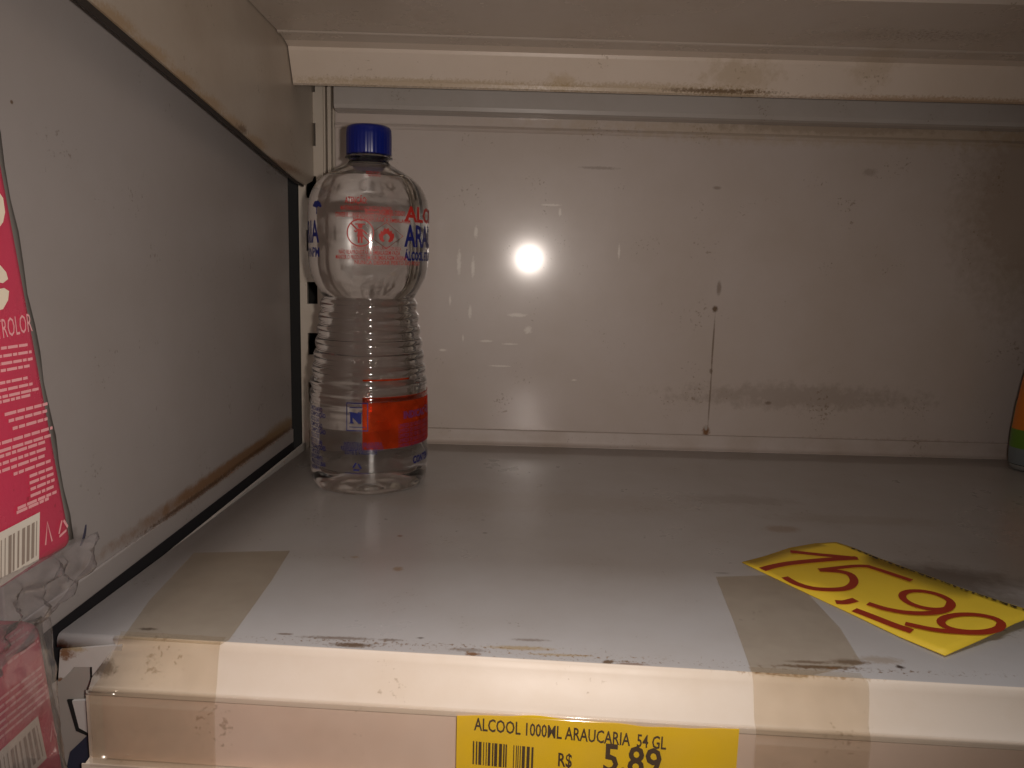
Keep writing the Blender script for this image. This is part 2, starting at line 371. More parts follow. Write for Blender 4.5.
obj('bracket_foot', fpoly([(70, 752), (92, 731), (100, 731), (100, 800), (60, 800)], -.0010, .0012), flat('dark_blue_steel', (.035, .04, .07), .5), t)
bm = bmesh.new(); add_box(bm, (-.197, .315, -.022), (-.195, .676, -.0014)); obj('side_flange', bm, m_white, t)

# ------------------------------------------------------------------ price rail on the front edge
ZL = pf((90, 686), -.010); ZR = pf((1024, 741), -.010)
def zr(x): return ZL.z + (ZR.z-ZL.z)*(x-ZL.x)/(ZR.x-ZL.x)
PR = [(.0014, lambda z: .0003), (.0010, lambda z: .0006), (.0006, lambda z: .0005), (-.0004, lambda z: -.0006), (-.0016, lambda z: -.0028),
      (-.0030, lambda z: -.0070), (-.0086, lambda z: z+.0030), (-.0104, lambda z: z+.0009), (-.0116, lambda z: z+.0002), (-.0122, lambda z: z-.0008),
      (-.0116, lambda z: z-.0016), (-.0122, lambda z: z-.0024), (-.0112, lambda z: z-.0034), (-.0080, lambda z: z-.0042)]
PRB = [(-.0080, lambda z: z-.0042), (-.0080, lambda z: z-.0345), (-.0120, lambda z: z-.0352), (-.0135, lambda z: z-.0335), (-.0140, lambda z: z-.0335), (-.0142, lambda z: z-.0375), (-.006, lambda z: z-.0380)]
rag = [119, 118, 115, 113, 117, 108, 92, 90, 89, 88, 88, 87, 86, 86]
def rail_rows(prof, px, x1=XR, off=0.0, n=40, zc=0.0):
    out = []
    for i, (d, zf) in enumerate(prof):
        xl = px[i] if isinstance(px, list) else px
        out.append([Vector((x, fy(x, d-off), zf(zr(x))+zc)) for x in [xl+(x1-xl)*j/n for j in range(n+1)]])
    return out
def pxx(px, py, d): return pf((px, py), d).x
pys = [636, 638, 642, 648, 654, 662, 680, 685, 687, 689, 692, 694, 697, 699]
xs = [pxx(a, b, p[0]) for a, b, p in zip(rag, pys, PR)]
m_rail = paint('rail_plastic', (.80, .70, .585), (.64, .50, .34), rough=.42, scale=14, dirt_amt=.45,
               stains_or_glints=[(tuple(pf((800, 682), -.006)), (.035, .02, .0018), (.42, .28, .14), .8, .7), (tuple(pf((850, 683), -.006)), (.028, .02, .0022), (.48, .33, .18), .7, .6),
                       (tuple(pf((930, 680), -.004)), (.030, .02, .0012), RUST, .7, .7), (tuple(pf((775, 676), -.003)), (.018, .02, .0013), RUST, .7, .7), (tuple(pf((870, 672), -.003)), (.05, .02, .0013), BROWN, .7, .8),
                       (tuple(pf((105, 668), -.006)), (.006, .02, .0035), BROWN, .75, .5)])
t = thing('price_rail', 'long cream plastic ticket rail clipped on the shelf front, torn at its left end', 'price rail', (.1, .285, -.05))
obj('clip_lip', sheet([r[::-1] for r in rail_rows(PR, xs)], .0009), m_rail, t, True)
xb = [pxx(86, 700, -.008)]*7
obj('pocket_back', sheet([r[::-1] for r in rail_rows(PRB, xb)], .0009), m_rail, t)
m_paper = paint('old_backing_paper', (.84, .68, .57), (.68, .50, .38), rough=.5, scale=20, dirt_amt=.5)
x0 = pxx(103, 720, -.009); x1 = pxx(760, 735, -.009)
def pocket(x0, x1, d, top_, bot, n=24, wave=0.0):
    return [[Vector((x, fy(x, d), zr(x)+z_+(wave*mnoise.noise(Vector((x*45, 3, 0))) if z_ == top_ else 0))) for x in [x0+(x1-x0)*j/n for j in range(n+1)]] for z_ in (top_, bot)]
obj('backing_strip', sheet([r[::-1] for r in pocket(x0, XR, -.0088, -.0040, -.0340, 30)], .0003), m_paper, t)
m_clear = film('pocket_clear', (.99, .98, .97), (.6, .52, .44), haze=.025, rough=.09, gloss=.05)
CV = [(-.0115, lambda z: z+.0006), (-.0128, lambda z: z-.0002), (-.0136, lambda z: z-.0016), (-.0140, lambda z: z-.0040), (-.0141, lambda z: z-.0070), (-.0141, lambda z: z-.0345)]
obj('clear_cover', sheet([r[::-1] for r in rail_rows(CV, [pxx(87, 705, -.0134)]*6)], .0003), m_clear, t, True)

# packing tape holding the rail to the shelf
m_tape = film('brown_tape', (.968, .945, .905), (.42, .34, .25), haze=.06, rough=.22, gloss=.04)
m_tape2 = film('brown_tape_front', (.982, .966, .94), (.55, .45, .33), haze=.05, rough=.2, gloss=.04)
def tape(name, outline, face_px, label, sag):
    t = thing(name, label, 'tape', hz(outline[0]), group=None)
    bm = poly([hz(p, .0004) for p in outline], .0002, (0, 0, 1)); obj('shelf_piece', bm, m_tape, t)
    a, b = face_px
    prof = [(.0040, lambda z: .0006)] + PR[1:] + [(-.0146, lambda z: z-.0052), (-.0148, lambda z: z-.032)]
    prof = [(d, f) for d, f in prof if d not in (-.0080,)]
    rr = []
    for i, (d, zf) in enumerate(prof):
        xa = pxx(a[min(i, len(a)-1)], 640+i*4, d); xb_ = pxx(b[min(i, len(b)-1)], 650+i*4, d)
        rr.append([Vector((x, fy(x, d-.0007), zf(zr(x))+(.0009 if i < 3 else .0003))) for x in [xa+(xb_-xa)*j/12 for j in range(13)]])
    bm = sheet([r[::-1] for r in rr], .0002); obj('front_piece', bm, m_tape2, t)
    return t
tape('packing_tape', [(194, 553), (290, 551), (272, 580), (247, 615), (229, 640), (220, 645), (122, 639), (150, 600)],
     ([122, 122, 121, 120, 118, 112, 100, 94, 92, 92, 91, 91, 90, 90, 90], [227, 224, 222, 221, 220, 219, 217, 216, 216, 216, 215, 215, 215, 215, 214]),
     'brownish clear tape stuck over the shelf edge at the left, below the bottle', 0)
tape('packing_tape', [(716, 577), (790, 575), (840, 628), (862, 664), (800, 678), (752, 673), (735, 625)],
     ([750, 752, 753, 754, 755, 756, 758, 759, 760, 760, 760, 760, 760, 760, 760], [862, 865, 868, 870, 871, 872, 873, 874, 875, 875, 875, 875, 875, 875, 875]),
     'worn brownish tape on the shelf edge under the yellow handwritten price card', 0)

# printed price label in the pocket
m_yel = flat('label_yellow', (1.0, .68, .010), .45); m_blk = flat('label_ink', (.075, .045, .02), .5)
a = pf((457, 712), -.0128); b = pf((740, 722), -.0128)
t = thing('price_label', 'printed yellow price label reading 5,89 in the ticket rail', 'price label', a)
n = 40; rr = []
for z_ in (-.0010, -.0120, -.0335):
    rr.append([Vector((x, fy(x, -.0128), zr(x)+z_+((.0007*math.sin(x*75+.6)+.0010*mnoise.noise(Vector((x*60, 1, 0)))) if z_ > -.002 else 0))) for x in [a.x+(b.x-a.x)*j/n for j in range(n+1)]])
obj('label_card', sheet([r[::-1] for r in rr], .00025), m_yel, t)
# mapping from label-crop pixels (the card's face) to the card
def lab(px, py, d=-.0133): return pf((px, py), d)
def lab_map(px0, py0, pxw, slope=.042):
    o = lab(px0, py0); 
    return lambda x, y: Vector((o.x+x, fy(o.x+x, -.0133), o.z - slope*x*0.35 + y - (x*.028)))
s_ = (b.x-a.x)/283.0
def lab_text(s, px, py, pw_, hpx, bold=.0):
    bm = text_bm(s, hpx*s_*1.42, bold, None, pw_*s_); return warp(bm, lab_map(px, py, pw_))
obj('product_line', lab_text('ALCOOL 1000ML ARAUCARIA  54 GL', 474, 730, 194, 14, .00012), m_blk, t)
obj('currency_sign', lab_text('R$', 558, 766, 14, 15, .00015), m_blk, t)
obj('price_figure', lab_text('5,89', 603, 771, 58, 31, .00035), m_blk, t)
bm = bmesh.new(); x = 0; rnd = random.Random(3)
while x < 62:
    wd = rnd.choice((.9, 1.4, 2.4, 3.0))
    if not 36 < x < 41: rect2(bm, x*s_, -26*s_, min(62, x+wd)*s_, 0)
    x += wd+rnd.choice((.9, 1.3, 1.8))
obj('barcode', warp(bm, lab_map(473, 741, 62)), m_blk, t)

# ------------------------------------------------------------------ upper shelf and its bracket
ust = []
def us(p, y, sx, sz, c, s_, b_): q = hy(p, y); ust.append(((q.x, q.y, q.z), (sx, .05, sz), c, s_, b_))
us((735, 92), .62, .035, .005, YEL, .5, .7); us((740, 75), .62, .035, .012, YEL, .35, .8); us((640, 88), .62, .10, .005, YEL, .5, .8); us((560, 82), .62, .012, .008, (.5, .36, .18), .5, .5); us((870, 62), .62, .02, .02, YEL, .25, .8)
us((950, 100), .62, .14, .004, (.35, .2, .08), .6, .8); us((420, 82), .62, .14, .004, YEL, .5, .8); us((900, 50), .60, .10, .0015, BROWN, .5, .8); us((720, 90), .62, .05, .002, BROWN, .8, .8)
us((560, 95), .62, .09, .0018, BROWN, .6, .8)
m_up = paint('upper_shelf_paint', (.60, .525, .455), (.42, .33, .23), rough=.25, stains_or_glints=ust, scale=10, dirt_amt=.35)
t = thing('upper_shelf', 'underside of the cream steel shelf above, with a stained folded rear channel', 'shelf', (.1, .5, .33))
def urow(pl, pr, y, dy=0.0, dz=0.0, n=12):
    A, B = hy(pl, y), hy(pr, y); k = (B-A)/(B.x-A.x)
    return [A+k*(x-A.x)+Vector((0, dy, dz)) for x in [-.1862+(.95+.1862)*j/n for j in range(n+1)]]
R1 = urow((277, 30), (1024, 52.6), .5907); R2 = urow((283, 38), (1024, 59.5), .6060); R3 = urow((287, 45), (1024, 65.5), .6150); R4 = urow((293, 82), (1024, 101.5), .6260)
def sh(r, dy, dz): return [p+Vector((0, dy, dz)) for p in r]
A0 = hz((695, 0), R1[5].z+.004); B0 = hz((1024, 8), R1[5].z+.004)
R0 = [Vector((x, A0.y+(B0.y-A0.y)*(x-A0.x)/(B0.x-A0.x), R1[0].z+.0035)) for x in [p.x for p in R1]]
rows = [[Vector((p.x, .30, .392)) for p in R1], [Vector((p.x, .32, .398)) for p in R1], sh(R0, -.030, .052), sh(R0, -.006, .035), sh(R0, -.0008, .003), R0, sh(R1, -.0026, .0006), sh(R1, -.0012, -.0004), sh(R1, 0, -.0007), sh(R1, .0010, -.0002), sh(R1, .0018, .0006),
        R2]
chan = [R2, R3, sh(R3, .001, -.003), sh(R4, -.0006, .002), R4, sh(R4, .0012, -.0006), sh(R4, .0035, .0004), sh(R4, .0045, .010)]
obj('underside_sheet', sheet(rows, .0012), m_up, t)
obj('rear_channel', sheet(chan, .0012), paint('channel_lit_paint', (.74, .64, .545), (.54, .42, .29), rough=.28, stains_or_glints=ust, scale=10, dirt_amt=.3), t)  # shelf paint made lighter: the lit face's brightness is put into the colour
obj('deck', box((-.186, .30, .402), (.95, .684, .404)), m_up, t)
m_br = paint('bracket_paint', (.50, .435, .365), (.34, .26, .19), rough=.30, scale=9, dirt_amt=.5,
             stains_or_glints=[((-.187, y_, .2695-.148*(y_-.343)), (.02, .026, .0055), (.36, .22, .09), .6, .5) for y_ in (.36, .395, .43, .465, .50, .54)] + [((-.187, .60, .232), (.02, .06, .004), RUST, .6, .7), ((-.187, .515, .245), (.02, .012, .003), BROWN, .8, .7)])
XB = -.1890
p0_, p1_ = hx((85, 0), XB), hx((190, 90), XB)
pts = [p0_+(p0_-p1_)*.9, hx((85, 0), XB), hx((190, 90), XB), hx((285, 172), XB), hx((296, 181), XB), hx((303, 185), XB), hx((310, 181), XB), hx((314, 170), XB)]
e = pts[-1]; pts += [Vector((XB, e.y, .400)), Vector((XB, pts[0].y, .400))]
t = thing('shelf_bracket', 'tapering brownish-grey steel side bracket under the upper shelf at the left', 'bracket', (XB, .5, .3))
obj('bracket_plate', poly(pts, .0020, (1, 0, 0)), m_br, t)
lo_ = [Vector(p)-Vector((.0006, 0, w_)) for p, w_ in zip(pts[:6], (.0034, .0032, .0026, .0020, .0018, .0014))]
obj('edge_shadow_strip', poly([p+Vector((-.0004, 0, .0006)) for p in pts[:6]]+lo_[::-1], .0012, (1, 0, 0)), flat('painted_edge_shadow', (.035, .028, .024), .7), t)  # added strip: the bracket's shadow line against the panel, painted near-black
bm = bmesh.new()
for (z0, z1) in ((SL[4][0]+.003, SL[4][1]),):
    add_box(bm, (-.1925, .683, z0), (-.1880, .692, z1), .0004, 1)
obj('hook', bm, m_br, t)

# ------------------------------------------------------------------ the clear bottle
bc = hz((369.6, 480)); BX, BY = bc.x, bc.y
PHI = math.atan2(-BX, BY)
def bz(py): return hy((369, py), BY).z
def bzf(py, a=0.0): return hy((369, py), BY-.0425*math.cos(a+.0)).z
SC = 0.000712
P = [(162, 19.5), (165, 22.5), (169, 29), (174, 38), (180, 46), (186, 51.5), (193, 55.5), (200, 58), (206, 59), (215, 59.4), (240, 59.4), (262, 59.2), (270, 58.5), (277, 56.5), (284, 53), (290, 49.5), (295, 46.5)]
prof = [(p*SC, bz(y)) for y, p in P]
rib = [(297.5, 45.2), (309.5, 47), (322, 48.8), (334.5, 50.6), (347, 52.4), (360, 54.2), (373, 56)]
for i, (y, r) in enumerate(rib):
    ynext = rib[i+1][0] if i < 6 else 385; rn = rib[i+1][1] if i < 6 else 57.5
    prof.append((r*SC, bz(y)))
    for k in range(1, 6):
        u = k/6; prof.append(((r+(rn-r)*u+2.6*math.sin(PI*u)**.7)*SC, bz(y+(ynext-y)*u)))
prof += [(57.6*SC, bz(385)), (59.6*SC, bz(388)), (60.2*SC, bz(391)), (59.4*SC, bz(394)), (58.4*SC, bz(396)), (59.6*SC, bz(398)), (60*SC, bz(402))]
zb = bz(402); prof += [(60.2*SC, zb*.7), (60.2*SC, .010), (59.9*SC, .0062), (58.6*SC, .0028), (56.2*SC, .0008), (52*SC, .0002), (46*SC, .0005), (36*SC, .0030), (22*SC, .0068), (8*SC, .0085), (1*SC, .0088)]
def brad(z):
    best = None
    for (r0, z0), (r1, z1) in zip(prof, prof[1:]):
        if min(z0, z1) <= z <= max(z0, z1) and z > .01 or (min(z0, z1) <= z <= max(z0, z1)): 
            u = 0 if z0 == z1 else (z-z0)/(z1-z0); return r0+(r1-r0)*u
    return 60*SC
t = thing('clear_bottle', 'clear plastic rubbing alcohol bottle with blue screw cap standing alone on the shelf', 'bottle', (BX, BY, 0))
BOT = Matrix.Translation((BX, BY, 0)) @ Matrix.Rotation(PHI, 4, 'Z')
def blathe(prof_, name, mat, parent, n=96, fn=None, smooth=True, **k):
    bm = lathe(prof_, n, fn, **k); bm.transform(BOT); return obj(name, bm, mat, parent, smooth)
m_pet = glass('clear_pet', 1.48, (.985, .99, .99), .035); m_liq = glass('filled_clear_plastic', 1.38, (.99, .992, .99), coat=.8)
def petal(r, z, a):                      # moulded feet in the base
    if z < .012 and r > 12*SC: return r*(1-.022*(0.5+.5*math.cos(10*a))*min(1, (.012-z)/.006))
    return r
NECK = [(19.8*SC, bz(154.0)), (20.2*SC, bz(157)), (23.4*SC, bz(157.6)), (23.6*SC, bz(159)), (20.4*SC, bz(159.8)), (19.6*SC, bz(161))]
ztop = bz(134)
outer = [(13.5*SC, ztop), (17.5*SC, ztop), (17.8*SC, ztop-.001)] + [(17.8*SC, bz(153))] + NECK + prof
ZLIQ = bz(179)
bmo = lathe([(.0003, ztop)]+outer, 112, petal)
void = [(.0003, ZLIQ), (brad(ZLIQ)-.0012, ZLIQ), (brad(ZLIQ)-.0005, ZLIQ+.0006)] + [(r-.0005, z) for r, z in prof[::-1] if z > ZLIQ+.0012] + [(17.6*SC, bz(160)), (16*SC, bz(154)), (15*SC, ztop-.001), (.0003, ztop-.001)]
bmv = lathe(void, 112); bmesh.ops.reverse_faces(bmv, faces=bmv.faces[:])
me = bpy.data.meshes.new('tmp'); bmv.to_mesh(me); bmv.free(); bmo.from_mesh(me); bpy.data.meshes.remove(me)
bmo.transform(BOT); body = obj('bottle_body', bmo, m_liq, t, True)
m_cap = flat('cap_blue', (.002, .010, .17), .3)
zc0, zc1 = hy((369, 152.5), BY-.0155).z, hy((369, 123), BY-.0155).z
cp = [(.001, zc1+.0006), (18*SC, zc1+.0004), (20.6*SC, zc1-.0006), (21.8*SC, zc1-.0022), (22*SC, zc1-.006), (22*SC, zc0+.0008), (21.8*SC, zc0), (18.2*SC, zc0), (18.2*SC, zc0+.003)]
blathe(cp, 'cap', m_cap, t, 144, lambda r, z, a: r+(.00012*math.cos(36*a) if r > 21.7*SC and z < zc1-.003 else 0))
blathe([(20*SC, bz(153)), (21.8*SC, bz(153)), (21.9*SC, bz(156.3)), (19.9*SC, bz(156.3))], 'tamper_ring', m_pet, t, 64)
# printing on the bottle: s is measured around the wall from the side that faces the camera
def wrap(th0, z0, lift=.00025):
    def f(x, y):
        z = z0+y; r = brad(z); a = th0+x/(59.5*SC); r += lift
        return BOT @ Vector((r*math.sin(a), -r*math.cos(a), z))
    return f
def th(px): return math.asin(max(-1, min(1, (px-370)/62)))
m_red = flat('ink_red', (.46, .022, .014), .5); m_blue = flat('ink_blue', (.006, .012, .15), .5)
rnd = random.Random(5)
def btext(s, px, py, h, mat, name, bold=0, width=None, th0=None):
    bm = text_bm(s, h*SC*1.40, bold, .0022, width); a = th(px) if th0 is None else th0; z0 = bzf(py, a)
    return obj(name, warp(bm, wrap(a, z0)), mat, t)
wm = .079
for th0 in (th(404), th(404)-PI+.0):
    if th0 < -1: th0 = th(321.5)-wm/(59.5*SC)
    btext('ALCOOL', 0, 219.5, 14, m_red, 'brand_line', .00045, wm*(.82 if th0 > 0 else .66), th0)
    btext('ARAUC\u00c1RIA', 0, 245, 20.5, m_blue, 'brand_name', .0005, wm, th0)
    if th0 > 0:
        btext('\u00c1LCOOL ET\u00cdLICO HIDRATADO', 0, 259, 8, m_blue, 'content_line', .0004, wm*.9, th0)
    else:
        btext('46\u00ba INPM', 0, 258, 9, m_blue, 'strength_text', .0002, wm*.36, th0+wm*.64/(59.5*SC))
    # tree emblem above the brand name (araucaria-like crown)
    bm = bmesh.new()
    for (cx_, cy_, rr_) in ((0, 0, .0026), (.0028, .0006, .0022), (-.0028, .0002, .0021), (.0012, .0018, .002), (-.0015, .0018, .0018), (.0044, -.0006, .0014)):
        v = [bm.verts.new((cx_+rr_*math.cos(q)*(1+.25*math.cos(q*6)), cy_+rr_*.62*math.sin(q), 0)) for q in [2*PI*k/18 for k in range(18)]]; bm.faces.new(v)
    rect2(bm, -.0004, -.0058, .0005, -.001)
    if th0 < 0: obj('tree_emblem', warp(bm, wrap(th(319), bzf(207, -.9))), m_blue, t)
    else: bm.free()
# warnings between the two brand panels
btext('ATEN\u00c7\u00c3O:', 347, 204, 6.2, m_red, 'warning_heading', .00012, .0148)
btext('MANTENHA FORA DO ALCANCE DAS CRIAN\u00c7AS', 343, 210.8, 4.2, m_red, 'warning_text', .00005, .034)
btext('PRODUTO INFLAM\u00c1VEL CUIDADO', 366, 214.2, 4.6, m_red, 'warning_text', .00012, .028)
btext('CONSERVE LONGE DO FOGO E DO CALOR', 338, 217.6, 4.2, m_red, 'warning_text', .00005, .038)
btext('N\u00c3O PERFURAR A EMBALAGEM', 355, 221.4, 3.6, m_red, 'warning_text', .00005, .040)
btext('PERIGO', 366, 174.5, 5.5, m_red, 'warning_text', .00005, .013)
btext('EM CASO DE ACIDENTE LAVAR COM \u00c1GUA', 353, 249.6, 3.4, m_red, 'warning_text', .0, .034)
btext('N\u00c3O REAPROVEITAR A EMBALAGEM VAZIA', 341, 254.5, 4.0, m_red, 'warning_text', .00005, .042)
btext('MANTER O PRODUTO EM SUA EMBALAGEM ORIGINAL', 338, 259.6, 4.0, m_red, 'warning_text', .00005, .050)
btext('NUNCA DEIXAR PERTO DO FOGO', 356, 264.4, 3.8, m_red, 'warning_text', .00005, .050)
def icon(px, py, fn, mat, name):
    bm = bmesh.new(); fn(bm); bmesh.ops.triangulate(bm, faces=bm.faces[:]); return obj(name, warp(bm, wrap(th(px), bzf(py, th(px)))), mat, t)
def circ(r, n=36): return [(r*math.cos(2*PI*k/n), r*math.sin(2*PI*k/n)) for k in range(n)]
def ic_child(bm):
    R_ = 12.2*SC; stroke_bm(bm, circ(R_), .0008, True)
    stroke_bm(bm, [(-R_*.7, R_*.7), (0, 0), (R_*.7, -R_*.7)], .0009)
    bm.faces.new([bm.verts.new((.0016*math.cos(q), .0044+.0016*math.sin(q), 0)) for q in [2*PI*k/14 for k in range(14)]])
    rect2(bm, -.0032, .0052, .0032, .0060)
    bm.faces.new([bm.verts.new((x*1e-3, y*1e-3, 0)) for x, y in [(-1.4, 2.6), (1.4, 2.6), (1.9, -1.4), (2.3, -2.6), (-2.3, -2.6), (-1.9, -1.4)]])
    stroke_bm(bm, [(-.0012, .0020), (-.0030, .0006), (-.0040, .0014)], .0010); stroke_bm(bm, [(.0012, .0020), (.0032, .0004), (.0044, -.0008)], .0010)
    rect2(bm, -.0016, -.0066, -.0003, -.0024); rect2(bm, .0003, -.0066, .0016, -.0024)
def ic_flame(bm):
    stroke_bm(bm, [(-.0122, 0), (0, .0086), (.0122, 0), (0, -.0086)], .0005, True)
    o_ = [(-5.2, -.4), (-5.0, 1.2), (-4.1, .9), (-3.9, 3.2), (-2.6, 2.4), (-1.2, 5.2), (-.2, 4.0), (1.4, 5.2), (2.2, 2.8), (3.6, 3.5), (4.0, 1.4), (5.2, 1.6), (5.4, -.8), (4.2, -3.4), (2.2, -4.4)]
    i_ = [(-2.3, -1.6), (-2.1, -.2), (-1.2, .6), (-.6, 1.0), (-.3, 1.2), (0, 1.3), (.4, 1.2), (.8, 1.0), (1.2, .7), (1.6, .3), (2.0, -.2), (2.3, -.9), (2.2, -1.8), (1.7, -2.8), (1.0, -3.6)]
    o_ = [(-2.6, -4.2), (-4.4, -3.0)] + o_; i_ = [(-1.0, -3.6), (-1.8, -2.8)] + i_
    vo = [bm.verts.new((x*1e-3, y*1e-3, 0)) for x, y in o_]; vi = [bm.verts.new((x*1e-3, y*1e-3, 0)) for x, y in i_]
    for k in range(len(vo)-1): bm.faces.new((vo[k], vi[k], vi[k+1], vo[k+1]))
icon(361.5, 233, ic_child, m_red, 'no_children_symbol'); icon(386.5, 235, ic_flame, m_red, 'flammable_symbol')
# orange printed block on the lower wall
m_or = film('ink_orange', (.92, .09, .012), (.62, .06, .012), haze=.36, rough=.3, gloss=.02)
zo0, zo1 = bzf(450), bzf(398)
bm = bmesh.new(); n = 40; a0, a1 = th(363), 1.75
add_grid(bm, [[BOT @ Vector(((brad(z)+.00022)*math.sin(a0+(a1-a0)*j/n), -(brad(z)+.00022)*math.cos(a0+(a1-a0)*j/n), z)) for j in range(n+1)] for z in (zo1, (zo0+zo1)/2, zo0)])
obj('orange_block', bm, m_or, t, True)
bm = bmesh.new(); add_grid(bm, [[BOT @ Vector(((brad(z)+.00022)*math.sin(a0+(th(412)-a0)*j/n), -(brad(z)+.00022)*math.cos(a0+(th(412)-a0)*j/n), z)) for j in range(n+1)] for z in (bzf(380.2), bzf(382.3))])
obj('orange_line', bm, m_or, t, True)
m_pur = flat('ink_purple', (.14, .02, .12), .5)
btext('INDICA\u00c7\u00d5ES', 404, 419, 7, m_pur, 'block_heading', .0003, .034)
for k in range(5): btext('LIMPEZA DE VIDROS E SUPERF\u00cdCIES', 399, 428.5+k*5, 4, m_pur, 'block_text', .0, .036)
bm = bmesh.new(); bw, bh = .0148, .0198
for (x0_, y0_, x1_, y1_) in ((0, 0, bw, .0007), (0, bh-.0007, bw, bh), (0, 0, .0006, bh), (bw-.0006, 0, bw, bh)): rect2(bm, x0_, y0_, x1_, y1_, 4)
rect2(bm, .0020, .0160, bw-.002, .0166, 4); rect2(bm, .0020, .0026, bw-.002, .0031, 4)
obj('approval_frame', warp(bm, wrap(th(347.5), bzf(431.5))), m_blue, t)
bm = bmesh.new()
for pl in ([(0, 0), (3.2, 0), (3.2, .9), (2.6, 1.2), (2.6, 4.2), (6.6, 0), (8.4, 0), (8.4, 6), (8.9, 7.2), (9.4, 8), (6.0, 8), (6.0, 7.2), (6.6, 6.6), (6.6, 3.2), (2.6, 8), (0, 8), (.8, 7), (.8, 1)],):
    bm.faces.new([bm.verts.new((x*1.0e-3, y*1.0e-3, 0)) for x, y in pl])
bmesh.ops.triangulate(bm, faces=bm.faces[:]); obj('approval_letter', warp(bm, wrap(th(350), bzf(424))), m_blue, t)
btext('IND\u00daSTRIA BRASILEIRA', 345, 445.5, 4.2, m_blue, 'maker_text', .0, .026)
btext('RESPONS\u00c1VEL T\u00c9CNICO', 342, 449.5, 4.2, m_blue, 'maker_text', .0, .029)
btext('LOTE E VALIDADE', 346, 453.5, 4.2, m_blue, 'maker_text', .0, .022)
btext('CONT\u00c9M 1 L', 414, 464.5, 7.5, m_blue, 'contents_text', .0003, .030)
bm = bmesh.new()
for k in range(3):
    q = 2*PI*k/3+PI/2; c_, s2 = math.cos, math.sin
    A_ = Vector((c_(q), s2(q)))*.0040; B_ = Vector((c_(q+2*PI/3), s2(q+2*PI/3)))*.0040
    stroke_bm(bm, [tuple(A_.lerp(B_, .16)), tuple(A_.lerp(B_, .74))], .0012)
rect2(bm, -.0085, -.0046, .0085, -.0042, 6)
obj('recycling_symbol', warp(bm, wrap(th(357.5), bzf(467.5)+.0)), m_blue, t)
for k in range(12):
    btext(random.Random(k).choice(('MODO DE USAR', 'COMPOSI\u00c7\u00c3O', 'PRECAU\u00c7\u00d5ES', 'ARMAZENAMENTO')), 0, 402+k*5.2+6, 4.4, m_blue, 'directions_text', .0001, .017+.004*math.sin(k*2.1), th(311.0))

# ------------------------------------------------------------------ partly visible bottle at the right edge
q = hy((1012.5, 445), .652); RX, RY = q.x+.036, .652
t = thing('squeeze_bottle', 'dark green plastic bottle with orange and green label cut off at the right edge', 'bottle', (RX, RY, 0))
sp = [(.0005, .0035), (.020, .0030), (.027, .0005), (.0305, .0000), (.0335, .0018), (.0350, .006), (.0358, .015), (.0358, .035), (.0345, .055), (.0325, .075), (.0295, .095), (.026, .112), (.020, .128), (.0125, .140), (.0105, .146), (.0105, .152)]
def ell(bm, ky=.62): bm.transform(Matrix.Translation((RX, RY, 0)) @ Matrix.Diagonal((1, ky, 1, 1))); return bm
obj('bottle_body', ell(lathe(sp, 48)), flat('dark_green_plastic', (.012, .02, .012), .18), t, True)
obj('clear_base', ell(lathe([(.001, .0008), (.030, .0004), (.0338, .0010), (.0350, .0045), (.0340, .0075)], 48)), flat('grey_base', (.22, .23, .22), .2), t, True)
obj('cap', ell(lathe([(.0125, .146), (.0125, .170), (.011, .172), (.001, .172)], 48), 1.0), flat('cap_green', (.05, .25, .04), .35), t, True)
def rlab(name, z0, z1, mat, a0=-2.1, a1=1.0, bend=0.0, lift=.0006):
    bm = bmesh.new(); n = 24; rws = []
    def rr2(z):
        for (r0, q0), (r1, q1) in zip(sp[4:], sp[5:]):
            if q0 <= z <= q1: return r0+(r1-r0)*(z-q0)/(q1-q0)
        return .03
    for i in range(9):
        row = []
        for j in range(n+1):
            a = a0+(a1-a0)*j/n; z = z0+(z1-z0)*i/8 + bend*math.cos(a)*0; r = rr2(max(.002, z))+lift
            row.append(Vector((r*math.sin(a), -r*math.cos(a), z)))
        rws.append(row)
    add_grid(bm, rws); obj(name, ell(bm), mat, t, True)
rlab('green_label', .020, .060, flat('label_green', (.10, .22, .015), .4)); rlab('orange_label', .036, .088, flat('label_orange', (.60, .17, .01), .4), -1.75, .8, lift=.0009)
rlab('grey_label_foot', .006, .020, flat('label_grey', (.16, .19, .20), .4)); rlab('lime_label_top', .088, .104, flat('label_lime', (.22, .36, .06), .4))

# ------------------------------------------------------------------ handwritten price card
O_ = hz((742, 562), .0010); A_ = hz((945, 655), .0012); B_ = hz((1040, 613), .0050)
nrm = (A_-O_).cross(B_-O_).normalized()
if nrm.z < 0: nrm = -nrm
U = (A_-O_).normalized(); V = nrm.cross(U)
def card(p):                               # pixel -> card coordinates
    q = hpl(p, O_, nrm)-O_; return (q.dot(U), q.dot(V))
def onc(x, y, lift=0.0):                   # gentle curl of the far long edge and left end
    c = .0006*max(0, y/.06)**2 - .0004*math.sin(PI*min(1, max(0, x/.12)))
    return O_+U*x+V*y+nrm*(c+lift)
outl = [(742, 562), (765, 556), (790, 548), (815, 544), (836, 543), (852, 548), (880, 559), (905, 568), (930, 577), (965, 590), (1000, 602), (1040, 615), (1015, 624), (980, 640), (945, 655), (900, 636), (850, 612), (800, 589)]
t = thing('price_card', 'yellow paper card hand-lettered 15,99 in red marker, lying on the shelf', 'price card', O_)
bm = bmesh.new(); bm.faces.new([bm.verts.new((*card(p), 0)) for p in outl]); bmesh.ops.triangulate(bm, faces=bm.faces[:])
bmesh.ops.subdivide_edges(bm, edges=bm.edges[:], cuts=3, use_grid_fill=True); warp(bm, lambda x, y: onc(x, y))
bm.normal_update()
if sum(f.normal.z for f in bm.faces) < 0: bmesh.ops.reverse_faces(bm, faces=bm.faces[:])
